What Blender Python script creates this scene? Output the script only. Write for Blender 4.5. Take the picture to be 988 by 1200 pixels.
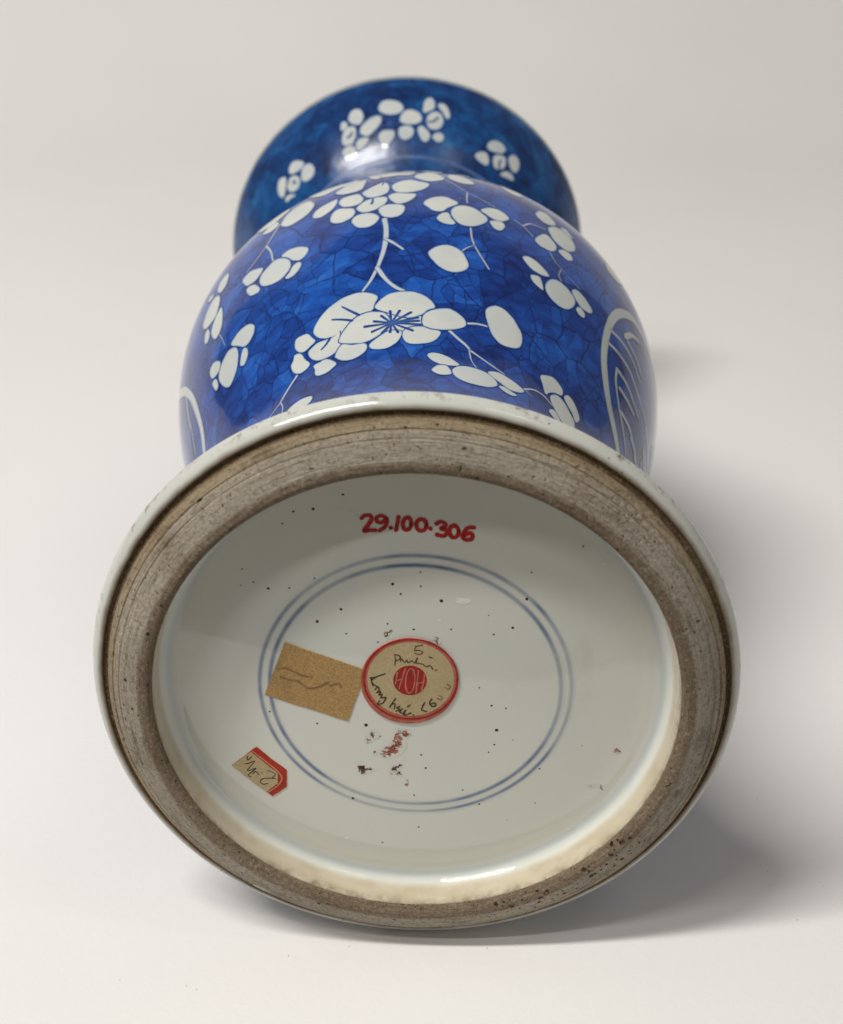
import bpy, math, json, random
import numpy as np
from mathutils import Matrix, Vector

for o in list(bpy.data.objects):
    bpy.data.objects.remove(o, do_unlink=True)
scene = bpy.context.scene
COL = scene.collection
random.seed(7)
RNG = np.random.RandomState(11)

# ------------------------------------------------------------------ camera
S = 0.1                                   # 1 unit of the vase's drawing = the foot rim radius = 0.1 m
LEAN = -0.006                             # the vase lies on foot rim and mouth, so its axis dips a little
FRAME = Matrix.Translation((0, 0, S)) @ Matrix.Rotation(LEAN, 4, 'X')
cam_d = bpy.data.cameras.new('camera')
cam = bpy.data.objects.new('camera', cam_d)
COL.objects.link(cam)
right = Vector((0.999899, -0.014199, 0.0))
up = Vector((0.006814, 0.479827, 0.877337))
back = Vector((-0.012458, -0.877248, 0.479875))
m = Matrix((right, up, back)).transposed().to_4x4()
m.translation = Vector((-0.0327271, -3.69109572, 2.63643982)) * S
cam.matrix_world = FRAME @ m
cam_d.sensor_fit = 'HORIZONTAL'
cam_d.sensor_width = 36.0
cam_d.lens = 1700.0 / 988.0 * 36.0
cam_d.clip_start = 0.01
cam_d.clip_end = 50.0
cam_d.dof.use_dof = True
cam_d.dof.focus_distance = 0.47
cam_d.dof.aperture_fstop = 16.0
scene.camera = cam

# ------------------------------------------------------------------ world, lamps, exposure
world = bpy.data.worlds.new('World')
scene.world = world
world.use_nodes = True
bg = world.node_tree.nodes['Background']
bg.inputs['Color'].default_value = (1.0, 0.95, 0.89, 1)
bg.inputs['Strength'].default_value = 0.17


def area_lamp(name, loc, target, sx, sy, watts, col):
    d = bpy.data.lights.new(name, 'AREA')
    d.shape = 'RECTANGLE'
    d.size, d.size_y = sx, sy
    d.energy = watts
    d.color = col
    o = bpy.data.objects.new(name, d)
    COL.objects.link(o)
    o.location = loc
    o.rotation_euler = (Vector(target) - Vector(loc)).to_track_quat('-Z', 'Z').to_euler()
    return o


LAMPS = [
    ('ceiling_tube', (-0.90, -0.42, 1.9), 1.00, 0.13, 33.0),
    ('ceiling_tube', (-0.88, -0.85, 1.9), 1.00, 0.04, 8.5),
    ('ceiling_tube', (0.80, -0.38, 1.9), 0.50, 0.05, 1.3),
    ('ceiling_tube', (0.80, -0.66, 1.9), 0.50, 0.02, 0.5),
]
for nm, loc, sx, sy, w in LAMPS:
    area_lamp(nm, loc, (loc[0] * .3, 0.2, 0), sx, sy, w, (1.0, 0.966, 0.918))

scene.view_settings.view_transform = 'Standard'
scene.view_settings.look = 'None'
scene.view_settings.exposure = 0.08
scene.view_settings.gamma = 1.0
scene.view_settings.use_curve_mapping = False
scene.render.engine = 'CYCLES'

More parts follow.
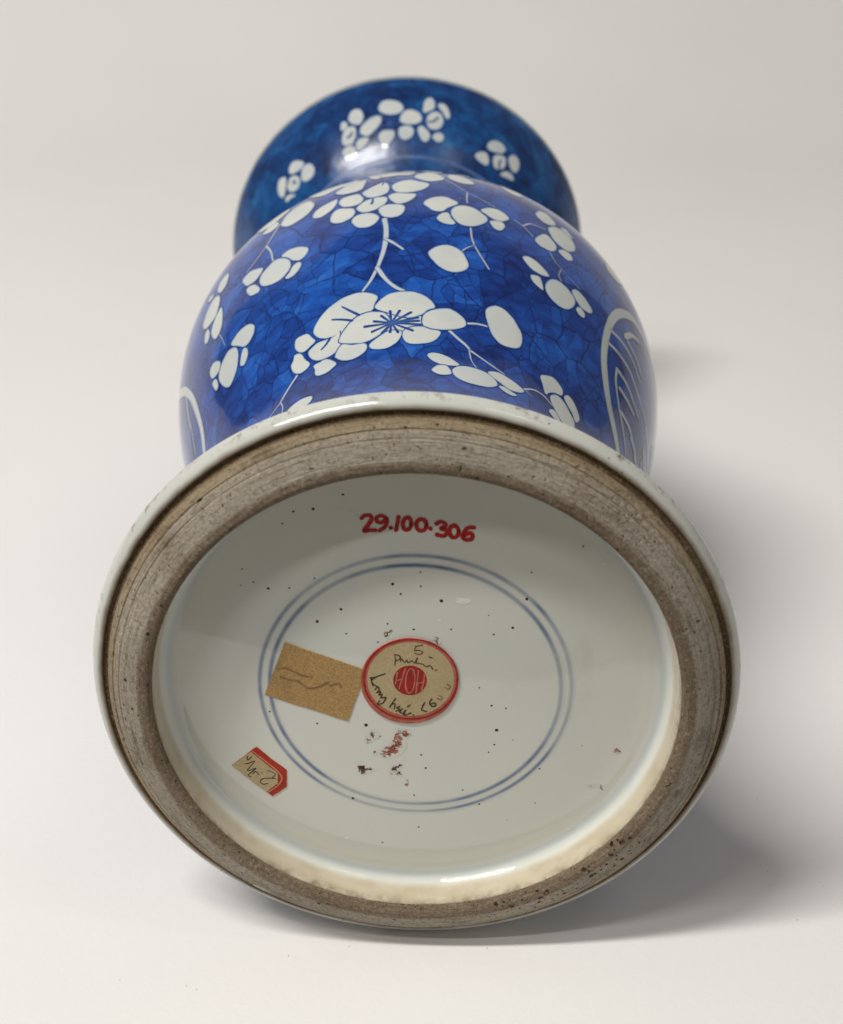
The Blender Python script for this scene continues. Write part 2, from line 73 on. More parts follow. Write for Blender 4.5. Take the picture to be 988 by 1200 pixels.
DATA = json.loads(r'''{"R":[{"k":"main","p":[[[-1780,11301],[-1210,11364],[-462,11250],[196,11068],[250,10680],[-374,10428],[-955,10390],[-1539,10415],[-2010,10759]],[[-1967,11710],[-1785,11971],[-1450,12186],[-1035,12303],[-538,12305],[-88,12239],[322,12052],[601,11811],[747,11546],[425,11408],[101,11165],[-558,11057],[-1535,11444]],[[173,11095],[473,11364],[889,11494],[1353,11548],[1739,11428],[2040,11234],[2207,10969],[2079,10776],[1652,10601],[1073,10510],[541,10536],[202,10654]],[[-741,10086],[-712,10423],[-373,10605],[154,10628],[590,10506],[1028,10418],[941,10116],[605,9840],[116,9732],[-277,9723],[-572,9824]],[[-2357,9945],[-2196,10121],[-1889,10295],[-1438,10502],[-953,10497],[-786,10380],[-864,10069],[-1114,9795],[-1513,9619],[-1965,9638],[-2263,9746]],[[-3802,10585],[-3606,10901],[-3258,11229],[-2836,11478],[-2393,11558],[-2012,11530],[-1503,11360],[-1285,10934],[-1495,10566],[-1897,10349],[-2354,10186],[-2861,10195],[-3460,10383]]],"s":[[[[-1239,10868],[-1259,11143],[-1277,11417]],2.2],[[[-1239,10868],[-1047,11136],[-856,11394]],2.2],[[[-1239,10868],[-788,11076],[-344,11292]],2.2],[[[-1239,10868],[-637,10942],[-39,11043]],2.2],[[[-1239,10868],[-614,10861],[9,10890]],2.2],[[[-1239,10868],[-544,10765],[154,10698]],2.2],[[[-1239,10868],[-762,10639],[-278,10428]],2.2],[[[-1239,10868],[-1099,10629],[-955,10390]],2.2],[[[-1239,10868],[-1280,10659],[-1319,10439]],2.2],[[[-1239,10868],[-1473,10661],[-1709,10444]],2.2],[[[-1239,10868],[-1700,10717],[-2169,10593]],2.2],[[[-1239,10868],[-1861,10869],[-2489,10916]],2.2],[[[-1239,10868],[-1639,10966],[-2037,11072]],2.2],[[[-1239,10868],[-1465,11062],[-1688,11265]],2.2]]},{"k":"rear","p":[[[-4939,11566],[-4686,11905],[-4270,12232],[-3737,12467],[-3189,12586],[-2672,12602],[-2217,12506],[-1779,12217],[-1937,11920],[-2052,11622],[-2488,11550],[-3040,11384],[-3490,11014],[-3910,10932],[-4426,11011],[-4767,11198]],[[-5388,10760],[-5156,10896],[-4808,10987],[-4334,10933],[-3965,10934],[-3659,11069],[-3736,10690],[-3730,10326],[-4126,10100],[-4572,10055],[-5006,10153],[-5307,10419]],[[-5973,11448],[-5826,11675],[-5539,11694],[-5198,11615],[-5016,11319],[-4894,11104],[-5201,10978],[-5500,10895],[-5768,10990],[-5950,11199]],[[-6396,10639],[-6193,10840],[-6055,11024],[-5733,10892],[-5577,10541],[-5379,10188],[-5611,10004],[-5977,9994],[-6306,10225]],[[-5204,9978],[-4859,9998],[-4467,9972],[-4013,9541],[-4244,9346],[-4583,9234],[-4982,9283],[-5169,9453],[-5169,9751]],[[-4058,9992],[-3670,10402],[-3166,10223],[-2511,10090],[-2476,9776],[-2794,9520],[-3216,9428],[-3686,9543],[-3994,9793]]],"s":[[[[-3411,12159],[-3086,11853],[-2707,11537]],2.2],[[[-3943,11729],[-3467,11551],[-3045,11367]],2.2],[[[-4689,10579],[-4423,10713],[-4187,10921]],2.2]]},{"k":"bud","p":[[[3008,11852],[3191,12077],[3489,12202],[3871,12154],[4289,11934],[4626,11643],[4895,11324],[4970,10970],[4818,10671],[4433,10502],[3971,10487],[3538,10717],[3271,11073],[3086,11445]]],"s":[]},{"k":"bud","p":[[[371,14182],[656,14520],[1019,14692],[1389,14663],[1714,14467],[1972,14091],[2077,13711],[1876,13440],[1444,13296],[1002,13397],[643,13685]]],"s":[]},{"k":"small","p":[[[188,17381],[492,17826],[945,17995],[1348,17813],[1551,17556],[1145,17106],[944,16828],[589,16823],[363,17049]],[[692,16340],[894,16684],[1147,16767],[1303,16399],[1461,16078],[1206,15961],[897,16058]],[[1248,16844],[1398,17257],[1755,17465],[2166,17419],[2533,17131],[2750,16808],[2549,16396],[2136,16082],[1720,16054],[1406,16329]],[[2427,17386],[2738,17715],[3109,17811],[3432,17648],[3624,17361],[3334,16980],[3012,16938],[2691,17109]],[[2805,16690],[3014,16864],[3335,16931],[3451,16667],[3301,16314],[3030,16300]]],"s":[]},{"k":"shoulder","p":[[[-157,20035],[158,20702],[580,20983],[1017,20120],[954,19688],[544,19424],[142,19549]],[[-1019,18965],[-817,19340],[-362,19575],[40,19380],[439,19107],[334,18704],[-19,18394],[-471,18277],[-871,18432]],[[-2191,18737],[-1986,19023],[-1628,19337],[-1324,19514],[-1120,19065],[-1173,18445],[-1529,18202],[-1937,18231]],[[-1991,21040],[-1660,22076],[-1161,22084],[-624,22103],[-94,21352],[-256,20421],[-770,20427],[-1336,20351],[-1696,20242]],[[-3284,19576],[-3008,20018],[-2702,20320],[-2339,20511],[-2040,20306],[-2145,19331],[-2349,19094],[-2715,19076],[-3034,19187]]],"s":[[[[-1276,19855],[-1685,19798],[-2100,19811]],1.2],[[[-1276,19855],[-1529,19616],[-1783,19418]],1.2],[[[-1276,19855],[-1329,19514],[-1383,19226]],1.2],[[[-1276,19855],[-995,19777],[-715,19729]],1.2],[[[-1276,19855],[-817,19815],[-361,19846]],1.2],[[[-1276,19855],[-1384,20194],[-1498,20617]],1.2],[[[-1276,19855],[-1074,20075],[-872,20347]],1.2],[[[-1276,19855],[-1121,19603],[-968,19382]],1.2]]},{"k":"shoulder_front","p":[[[-1176,18092],[-872,18315],[-471,18206],[-96,18136],[-174,17769],[-427,17469],[-779,17379],[-1029,17622]],[[-2409,17592],[-2093,17981],[-1733,18106],[-1277,18063],[-1179,17759],[-1386,17342],[-1747,17112],[-2159,17089],[-2362,17309]],[[-1568,17101],[-1335,17380],[-981,17397],[-580,17238],[-534,16850],[-740,16504],[-1097,16430],[-1400,16587]],[[-2641,16671],[-2474,16970],[-2109,17032],[-1752,16880],[-1529,16530],[-1665,16212],[-1983,16012],[-2346,16101],[-2573,16371]],[[-3137,18427],[-2977,18741],[-2609,18799],[-2297,18738],[-2120,18167],[-2302,17855],[-2616,17808],[-2982,17975]],[[-3506,17205],[-3414,17663],[-3141,17907],[-2773,17730],[-2515,17534],[-2498,17125],[-2743,16865],[-3116,16792],[-3381,16934]]],"s":[[[[-1759,18116],[-1777,17842],[-1815,17647]],2]]},{"k":"shoulder_left","p":[[[-4231,18045],[-4117,18467],[-3838,18694],[-3512,18782],[-3190,18841],[-3244,18329],[-3517,17957],[-3847,17771],[-4066,17839]],[[-5672,18995],[-5485,19594],[-5159,20019],[-4700,20192],[-4323,19849],[-4149,19139],[-4396,18614],[-4799,18378],[-5271,18366],[-5542,18630]],[[-4651,21193],[-4147,21399],[-3429,21181],[-2785,20783],[-2358,20858],[-2594,20299],[-3234,20200],[-3879,19959]],[[-7174,21205],[-6827,21286],[-6365,21383],[-5949,21474],[-5341,20515],[-5645,19976],[-6058,19681],[-6535,19828],[-6857,20159]],[[-6590,19366],[-6314,19649],[-5857,19572],[-5771,19203],[-6017,18953],[-6341,19030]]],"s":[]},{"k":"shoulder_right","p":[[[1166,20277],[1387,21101],[1746,20911],[2079,20344],[2233,19815],[1885,19570],[1478,19697]],[[22,22119],[503,22081],[1018,21403],[891,20915],[323,21173]],[[1322,22061],[1692,22017],[2171,21977],[2079,20934],[1640,21136]]],"s":[]},{"k":"leaf","p":[[[3334,21826],[3500,21785],[3970,21720],[4321,21116],[4264,20311],[3893,20025],[3537,20378],[3384,20995]]],"s":[]},{"k":"small","p":[[[-5735,16401],[-5426,16517],[-5048,16425],[-4644,16147],[-4499,15870],[-4690,15567],[-4936,15475],[-5253,15686],[-5464,16078]],[[-5716,14920],[-5520,15058],[-5289,15341],[-5037,15414],[-4886,15237],[-4987,14987],[-5255,14796],[-5560,14770]],[[-6912,15794],[-6760,16147],[-6416,16298],[-6036,16430],[-5697,16252],[-5388,15838],[-5352,15462],[-5560,15160],[-5938,15010],[-6406,15090],[-6801,15383]],[[-7755,16825],[-7528,16973],[-7182,16940],[-6664,16530],[-6743,16274],[-7044,16084],[-7331,16114],[-7607,16292]],[[-7615,15996],[-7399,16043],[-7131,15848],[-6941,15402],[-7050,15232],[-7383,15360],[-7580,15628]]],"s":[]},{"k":"small","p":[[[-9273,18333],[-9139,18761],[-8787,18867],[-8528,18713],[-8527,18288],[-8702,17882],[-8967,17808],[-9143,17932]],[[-10521,17387],[-10316,17697],[-9921,18023],[-9514,18111],[-9150,17715],[-9201,17147],[-9556,16661],[-10066,16687],[-10415,16940]],[[-10052,16017],[-9869,16332],[-9464,16624],[-9121,16720],[-9113,16215],[-9287,15601],[-9644,15340],[-9929,15435]],[[-10596,16253],[-10424,16589],[-10189,16625],[-10115,16209],[-10303,15903],[-10521,15958]],[[-10001,18653],[-9817,18796],[-9512,18467],[-9610,18346],[-9862,18389]]],"s":[]},{"k":"small","p":[[[-9094,14020],[-8674,14164],[-8163,14147],[-7802,13982],[-7615,13700],[-7796,13383],[-8159,13204],[-8475,13273],[-8782,13607]],[[-9000,12747],[-8741,13086],[-8499,13225],[-8322,13030],[-8432,12733],[-8771,12535],[-8935,12603]],[[-10451,13350],[-10123,13694],[-9647,13870],[-9235,13891],[-8872,13624],[-8859,13273],[-9160,12828],[-9628,12549],[-10058,12497],[-10361,12858]],[[-10793,14275],[-10486,14401],[-10150,14229],[-9968,13918],[-10184,13682],[-10541,13700],[-10822,13881]],[[-10905,13649],[-10598,13602],[-10546,13299],[-10671,13123],[-10900,13192]]],"s":[]},{"k":"small","p":[[[424,9102],[583,9253],[959,9263],[1396,9121],[1786,8896],[2010,8699],[1627,8594],[1081,8605],[644,8803]],[[652,8199],[893,8501],[1245,8581],[1464,8480],[1633,8107],[1361,7928],[980,7926]],[[1631,8293],[1902,8607],[2343,8728],[2850,8729],[3427,8622],[3843,8367],[3932,8067],[3545,7762],[2968,7637],[2350,7661],[1853,7880]],[[3423,8686],[3883,8915],[4425,8854],[4927,8738],[5413,8519],[5131,8256],[4568,8136],[4020,8337]],[[3991,8057],[4261,8158],[4690,8051],[5000,7963],[4684,7794],[4259,7849]]],"s":[]},{"k":"small","p":[[[6205,9929],[6480,10166],[6942,10319],[7327,10242],[7634,10083],[7630,9788],[7238,9625],[6902,9416],[6642,9158],[6419,9550]],[[6934,9165],[7250,9570],[7622,9612],[8057,9488],[8438,9252],[8743,9025],[8707,8560],[8098,8230],[7442,8564]],[[7782,9805],[7989,10098],[8424,10057],[8848,9813],[9064,9523],[8824,9136],[8505,9381],[8126,9543]],[[6917,8290],[7208,8595],[7606,8404],[7770,8131],[7369,8051]]],"s":[]},{"k":"leaf","p":[[[-6927,8332],[-6527,8486],[-5951,8475],[-5400,8259],[-5430,7956],[-5830,7783],[-6402,7808]]],"s":[]},{"k":"small","p":[[[4755,18861],[4955,19382],[5266,19525],[5552,19268],[5716,18875],[5399,18479],[5096,18428],[4865,18601]],[[5302,18068],[5585,18583],[5964,18760],[6349,18660],[6608,18288],[6641,17756],[6353,17296],[5968,17229],[5583,17435]],[[4744,16661],[4929,17160],[5217,17484],[5526,17329],[5757,16953],[5568,16508],[5206,16398],[4933,16443]],[[5829,16835],[6099,17167],[6423,17167],[6561,16871],[6328,16603],[5998,16665]],[[5904,18870],[6173,19121],[6424,18896],[6546,18625],[6284,18692]]],"s":[]},{"k":"small","p":[[[4290,15162],[4510,15348],[4928,15298],[5318,15096],[5569,14840],[5243,14678],[4811,14699],[4492,14889]],[[4731,14339],[4958,14485],[5208,14459],[5418,13930],[5093,13978],[4853,14117]],[[5467,14224],[5621,14676],[5979,14924],[6455,14880],[6834,14685],[7028,14383],[6853,13923],[6484,13670],[5997,13676],[5619,13876]],[[6715,14910],[6898,15162],[7258,15179],[7671,15011],[7953,14799],[7850,14551],[7410,14418],[6998,14594]],[[7099,14133],[7260,14394],[7589,14306],[7612,14048],[7323,13982]]],"s":[]},{"k":"leaf","p":[[[8428,19130],[8868,20083],[9377,20346],[9875,20188],[9409,19064],[8831,18817]]],"s":[]}],"BR":[[[[[-1334,16357],[-1286,15727],[-1324,15022],[-1453,14334],[-1727,13540]],5.5],[[[-1725,13566],[-2050,13027],[-2412,12634]],4],[[[-1725,13566],[-1386,12955],[-1002,12551],[-648,12343]],5],[[[-1310,15085],[-1017,14819],[-648,14420]],4]],[[[[2060,15943],[2163,15193],[2464,14530],[2929,13827]],2.8],[[[1691,14378],[1919,14663],[2229,14931]],2.6]],[[[[1095,19703],[1514,19147],[1915,18667],[2427,18314],[3003,17946]],2.2],[[[1915,18667],[1890,18176],[1898,17749]],2.6]],[[[[2283,11013],[2728,11090],[3166,11106]],3.6]],[[[[1449,10510],[1838,10208],[2290,9896],[2525,9646]],4.2],[[[2470,9689],[3044,9421],[3632,9176],[4271,8958]],3.2],[[[2442,9656],[2579,9147],[2878,8714]],2.6]],[[[[5420,8668],[5971,8952],[6588,8982],[7118,8797]],3.2],[[[5510,8621],[5690,8517],[5876,8447]],2]],[[[[-6182,9983],[-6737,9642],[-7409,9186]],3.8],[[[-7389,9192],[-7745,9089],[-8159,8951]],2.6],[[[-7285,9157],[-7203,8850],[-7257,8494]],2.6]],[[[[-5706,19138],[-6048,18476],[-6392,17944],[-6923,17442],[-7463,17175]],2.8],[[[-6392,17944],[-6184,17214],[-6133,16379]],3.2]],[[[[-7858,16802],[-8333,16503],[-8988,15898]],1.6]],[[[[-9742,15289],[-10308,14964],[-10846,14437],[-11565,13902]],1.6],[[[-9561,15275],[-9470,14844],[-9435,14413]],2.2]],[[[[3841,17439],[4235,17226],[4661,16814]],2.4],[[[4245,17343],[4569,17725],[5183,17850]],2.8]],[[[[5451,16381],[5729,15987],[6071,15765],[6569,15538],[7096,15380]],2],[[[6053,15647],[6011,15264],[6160,15033]],2.2]]],"PAN":{"r_out":[[12616,11105],[11629,11418],[10765,11776],[9971,12390],[9273,13267],[9015,14279],[9070,15460],[9425,16505],[10034,17310],[10670,17793],[11287,17859]],"r_in":[[10118,15741],[10499,16435],[11083,16843]],"r_veins":[[[9270,14180],[9995,14357],[10944,14463],[12141,14334],[13475,14345]],[[9249,14950],[9968,15149],[10930,15195],[11917,14996]],[[10201,15694],[11082,15647],[11897,15424]],[[10180,13556],[10434,13055],[11229,12470],[12082,12131],[13219,11734]],[[10220,13601],[11066,13705],[12044,13666],[12806,13673]],[[10794,13093],[11633,13234],[12412,13339]],[[11533,12443],[12575,12642],[13599,12654],[14160,12571]]],"l_out":[[-14328,18291],[-13495,17108],[-13020,16289],[-12634,15062],[-12685,13798],[-13008,13042],[-13579,12509]],"l_in":[[-13141,15853],[-13397,15153],[-13685,14153],[-14254,13369]],"l_in2":[[-13616,14650],[-14121,14246],[-14650,13623]]},"MO":[{"k":"mouth","p":[[[-1807,39427],[-1548,39801],[-1073,39872],[-493,39680],[-246,39320],[-543,39025],[-1178,38982],[-1641,39163]],[[-569,38728],[-257,39134],[228,39225],[712,39028],[862,38685],[505,38484],[-83,38450],[-443,38534]],[[-700,38216],[-457,38378],[62,38394],[357,38202],[199,37911],[-282,37777],[-661,37924]],[[-2123,38053],[-1829,38260],[-1368,38283],[-970,38181],[-1058,37899],[-1527,37622],[-1994,37716]],[[-2785,38868],[-2222,39075],[-1667,39014],[-1722,38727],[-2169,38409],[-2798,38370]]],"s":[[[[-1247,38540],[-1396,38729],[-1539,38929]],2],[[[-1247,38540],[-1214,38737],[-1182,38944]],2],[[[-1247,38540],[-1006,38675],[-773,38831]],2],[[[-1247,38540],[-955,38524],[-663,38517]],2],[[[-1247,38540],[-1125,38378],[-1000,38226]],2],[[[-1247,38540],[-1343,38412],[-1442,38293]],2],[[[-1247,38540],[-1513,38501],[-1780,38461]],2]]},{"k":"mouth","p":[[[911,39354],[1034,39852],[1358,40041],[1603,39796],[1595,39372],[1196,39130],[953,39102]],[[1784,39617],[2039,39805],[2401,39609],[2608,39111],[2420,38954],[2091,39260]],[[1146,38768],[1338,39083],[1745,39232],[2114,39074],[2245,38685],[2000,38372],[1483,38290],[1202,38502]],[[583,38210],[801,38420],[1182,38291],[1480,38016],[1316,37772],[915,37773]],[[1603,37980],[1952,38217],[2350,38171],[2409,37935],[2041,37799]]],"s":[[[[1299,38638],[1588,38676],[1753,38804],[1885,38916]],2.4],[[[1042,38704],[1233,39064],[1671,39288],[2103,39167],[2333,38814]],2.6],[[[1045,38649],[1294,38300],[1793,38244]],2.6]]},{"k":"mouth","p":[[[-3712,39374],[-3359,39735],[-2891,39666],[-2749,39217],[-3021,38859],[-3437,38897],[-3703,39130]],[[-4370,39005],[-4162,39306],[-3858,39189],[-3943,38850],[-4270,38820]],[[-4525,38502],[-4060,38888],[-3472,38811],[-3574,38348],[-4103,38060],[-4562,38194]],[[-4858,37982],[-4271,38108],[-3821,37878],[-3974,37638],[-4610,37628],[-4884,37819]],[[-3821,37878],[-3458,38194],[-2753,38107],[-3064,37829],[-3615,37724]],[[-3253,38454],[-2861,38820],[-1965,39050],[-1685,38798],[-2114,38413],[-2818,38184]]],"s":[[[[-4134,38445],[-3888,38464],[-3741,38579]],2.4]]},{"k":"mouth","p":[[[-8627,38947],[-8152,39106],[-7702,38934],[-7472,38616],[-7780,38499],[-8349,38562],[-8683,38724]],[[-8168,38274],[-7657,38500],[-7163,38396],[-7065,38088],[-7454,37874],[-8054,37880],[-8323,38071]],[[-9311,38525],[-8793,38636],[-8385,38417],[-8432,38137],[-8902,37979],[-9446,38119],[-9524,38349]],[[-9934,38906],[-9486,39066],[-9102,38895],[-9171,38681],[-9784,38385],[-10210,38342],[-10242,38612]],[[-10112,38207],[-9678,38164],[-9366,37898],[-9846,37999],[-10217,38071]]],"s":[[[[-9007,38335],[-8754,38356],[-8799,38220]],2.2]]},{"k":"mouth","p":[[[5403,38448],[5503,38749],[5849,38961],[6300,39002],[6661,38865],[6580,38571],[6116,38412],[5677,38333]],[[4850,37805],[5096,38051],[5513,38159],[5813,38037],[6024,37790],[5764,37665],[5224,37687]],[[6250,37956],[6121,38210],[6393,38425],[6845,38516],[7125,38276],[7092,37978],[6621,37815]],[[7080,38597],[7228,38898],[7642,38957],[8010,38710],[8069,38328],[7744,38233],[7364,38356]],[[7124,37740],[7372,38026],[7877,38113],[8228,37970],[7787,37830]]],"s":[[[[6690,38246],[6693,38060],[6929,37904]],2.4]]}],"NUM":[[[-1548,5964],[-1456,6051],[-1297,6055],[-1254,5946],[-1347,5769],[-1487,5566],[-1327,5590],[-1155,5589]],[[-824,5981],[-958,6062],[-1104,5999],[-1097,5875],[-961,5843],[-833,5955],[-816,5856],[-872,5706],[-1033,5577]],[[-709,5690],[-700,5680]],[[-471,6022],[-509,5813],[-547,5613]],[[-103,5807],[-123,5722],[-163,5656],[-216,5623],[-270,5628],[-315,5670],[-342,5743],[-346,5830],[-325,5914],[-285,5980],[-233,6014],[-179,6009],[-134,5966],[-107,5894],[-103,5807]],[[341,5788],[326,5708],[284,5643],[225,5606],[158,5605],[98,5640],[57,5704],[42,5783],[57,5863],[99,5928],[159,5964],[225,5965],[284,5931],[326,5867],[341,5788]],[[458,5675],[472,5665]],[[630,5831],[733,5892],[869,5859],[892,5760],[757,5684],[902,5635],[930,5536],[826,5445],[644,5483]],[[1277,5596],[1269,5513],[1235,5445],[1182,5404],[1122,5401],[1065,5434],[1024,5497],[1006,5579],[1015,5662],[1050,5730],[1102,5770],[1162,5774],[1218,5741],[1260,5677],[1277,5596]],[[1728,5716],[1570,5715],[1436,5590],[1393,5414],[1484,5330],[1643,5350],[1687,5466],[1595,5541],[1437,5465]]],"LAB":{"round_out":[[1325,446],[1292,92],[1184,-248],[1007,-558],[769,-820],[481,-1022],[159,-1151],[-181,-1201],[-521,-1169],[-842,-1056],[-1129,-869],[-1366,-617],[-1542,-315],[-1648,22],[-1678,376],[-1634,728],[-1517,1063],[-1334,1362],[-1095,1613],[-811,1802],[-497,1922],[-168,1968],[160,1937],[473,1830],[754,1653],[990,1413],[1170,1123],[1284,795]],"round_line":[[1297,523],[1264,192],[1161,-127],[992,-416],[764,-661],[489,-849],[181,-970],[-144,-1016],[-468,-986],[-776,-881],[-1050,-707],[-1277,-472],[-1446,-189],[-1547,126],[-1577,457],[-1535,787],[-1423,1101],[-1248,1381],[-1020,1616],[-749,1795],[-448,1908],[-133,1950],[182,1921],[481,1821],[750,1654],[976,1430],[1148,1157],[1257,850],[1297,523]],"round_in":[[1193,522],[1163,218],[1067,-74],[909,-339],[698,-565],[443,-737],[158,-848],[-143,-890],[-444,-862],[-729,-766],[-984,-606],[-1194,-391],[-1351,-132],[-1445,157],[-1473,461],[-1434,764],[-1331,1052],[-1169,1311],[-957,1527],[-705,1691],[-426,1795],[-133,1835],[159,1808],[437,1716],[687,1563],[897,1356],[1056,1105],[1157,823]],"med":[[359,464],[334,294],[260,139],[145,14],[0,-68],[-161,-100],[-321,-77],[-466,-2],[-580,118],[-652,271],[-676,440],[-649,611],[-575,765],[-460,888],[-316,969],[-156,999],[2,976],[146,902],[260,784],[333,633]],"hoh":[[[-295,891],[-397,530],[-499,140]],[[-542,742],[-568,549],[-602,322]],[[-585,428],[-497,469],[-385,511]],[[-8,429],[-31,257],[-72,112],[-125,16],[-182,-15],[-235,23],[-274,126],[-295,276],[-293,450],[-270,622],[-229,765],[-176,859],[-119,889],[-67,851],[-28,750],[-7,602],[-8,429]],[[101,819],[60,396],[20,-16]],[[60,358],[160,374],[259,400]],[[287,689],[259,400],[192,84]]],"w1":[[[3,1708],[121,1719],[227,1754]],[[23,1680],[-17,1554],[141,1557],[227,1480],[121,1408],[-17,1461]],[[-628,1400],[-602,1213],[-620,991]],[[-628,1386],[-490,1357],[-459,1250],[-610,1156]],[[-460,1147],[-404,1242],[-334,1117],[-254,1199],[-215,1106],[-96,1179],[-18,1096],[70,1290],[30,1111],[219,1068],[338,976],[457,1010],[536,884]],[[616,847],[663,852]],[[417,1324],[527,1298]]],"w2":[[[-1380,522],[-1253,541],[-1140,593]],[[-924,682],[-1152,579],[-1293,477],[-1343,379],[-1257,261],[-1190,206]],[[-1352,523],[-1335,355],[-1298,211]],[[-1231,92],[-1150,193],[-1112,72],[-1189,-38],[-1060,16],[-1118,-124],[-1014,-85],[-1064,-230],[-911,-205],[-1006,-416],[-1168,-482],[-1097,-330]],[[-614,-246],[-704,-406],[-794,-568]],[[-737,-457],[-624,-444],[-658,-629]],[[-484,-539],[-577,-591],[-485,-649],[-598,-722]],[[-404,-622],[-486,-739],[-377,-796],[-324,-684]],[[-296,-669],[-365,-846],[-244,-833],[-143,-780]],[[-243,-543],[-158,-466]],[[-71,-848],[-54,-858]],[[288,-372],[220,-532],[204,-657],[341,-704]],[[508,-230],[440,-369],[509,-502],[630,-475],[605,-376],[469,-418]]],"w3":[[[740,-94],[844,-175],[781,-250],[680,-203]],[[984,324],[1076,257],[1018,145],[905,216]]],"rect":[[-3974,1690],[-1474,771],[-2108,-1187],[-4678,-296]],"rw":[[[-4209,701],[-3998,753],[-3760,641],[-3454,489],[-3177,441]],[[-4153,411],[-3809,303],[-3602,272],[-3332,32],[-2981,93],[-2697,273]],[[-2631,149],[-2350,245],[-2302,120]]],"sm_out":[[-5065,-2395],[-4135,-3291],[-4169,-3989],[-4649,-4441],[-5908,-3227]],"sm_in":[[-5252,-2601],[-4432,-3428],[-4454,-3860],[-4843,-4260],[-5908,-3227]],"sm_line":[[-5200,-2564],[-4380,-3408],[-4391,-3862],[-4801,-4277]],"sw":[[[-5377,-2786],[-5374,-2946],[-5239,-2801]],[[-5472,-3108],[-5344,-3073],[-5149,-2978],[-5413,-3386],[-5129,-3268],[-5386,-3564],[-5315,-3641]],[[-5242,-3488],[-5137,-3409],[-5043,-3539]],[[-4754,-3338],[-4631,-3378],[-4505,-3483],[-4618,-3624]],[[-4519,-3649],[-4747,-3656],[-4926,-3695],[-5020,-3801],[-4939,-3927],[-4784,-3883]],[[-4954,-3428],[-4944,-3441]]]},"PIN":[[-2069,6705],[-3531,6117],[-2947,6225],[-3873,5720],[4933,5103],[3447,4248],[-4817,3737],[-4384,3543],[-3748,3589],[-2986,3947],[164,4247],[-662,3829],[-428,3497],[790,3287],[-2220,2926],[-2952,2467],[-830,2455],[-2085,2066],[-4249,1787],[2935,2358],[2378,2121],[-1127,1797],[1083,2294],[-42,2276],[-4556,-949],[-1546,-1332],[1971,176],[2812,-605],[2366,-500],[2550,-1455],[2490,-2025],[185,-2471],[325,-3004],[-45,-4154],[1516,-3904],[-2029,-4360],[2066,-4513],[3961,-3021],[4340,1138],[3333,3354]],"RES":{"k":[[-1601,-1900],[-1436,-1825],[-1329,-1908],[-1522,-2035]],"l":[[-825,-3212],[-755,-3191],[-742,-3281],[-812,-3284]],"m":[[-454,-1552],[-237,-1529],[-197,-1683],[-374,-1756]],"n":[[-1365,-2483],[-1281,-2375],[-1256,-2479],[-1325,-2551]],"o":[[-329,-3559],[-246,-3539],[-261,-3740],[-325,-3742]],"p":[[-916,2042],[-855,2205],[-679,2232],[-798,2091],[-839,1952]],"q":[[455,1910],[611,2028],[768,1869],[690,1775]],"a":[[-1913,-3003],[-1730,-2834],[-1540,-3023],[-1293,-3121],[-1433,-3199],[-1712,-3300],[-1874,-3109]],"b":[[-1488,-1655],[-1296,-1580],[-1135,-1729],[-1273,-1819],[-1435,-1739]],"c":[[-1116,-2334],[-923,-2189],[-730,-1974],[-590,-1556],[-373,-1653],[-404,-2208],[-597,-2458],[-872,-2537],[-1037,-2524]],"d":[[-631,-3241],[-534,-3184],[-425,-3315],[-549,-3319]],"e":[[-768,-3119],[-601,-2916],[-450,-2894],[-520,-3057],[-714,-3154]],"g":[[5532,-3807],[5696,-3752],[5723,-3841]],"h":[[5809,-3784],[5976,-3773],[6042,-3935],[5927,-3874]],"i":[[6270,-2339],[6375,-2272],[6493,-2387],[6409,-2441]],"j":[[4913,-5646],[5013,-5613],[5071,-5658]]},"DUST":[[-0.0226,-0.0103,0.00012],[0.0239,-0.0117,0.00014],[0.1314,0.0636,0.00014],[0.1267,0.0239,0.00014],[0.1316,-0.0002,0.00014],[-0.0754,-0.0268,0.00012],[-0.0718,-0.0283,0.00014],[0.1447,0.0162,0.00012],[-0.0428,-0.0142,0.00012],[-0.0975,-0.0239,0.00012]],"FLAKE":[[0.1415,0.3289,0.024,0.012],[0.0731,0.2601,0.005,0.004],[0.5576,0.4504,0.006,0.005],[-0.2289,-0.6162,0.007,0.005]]}''')


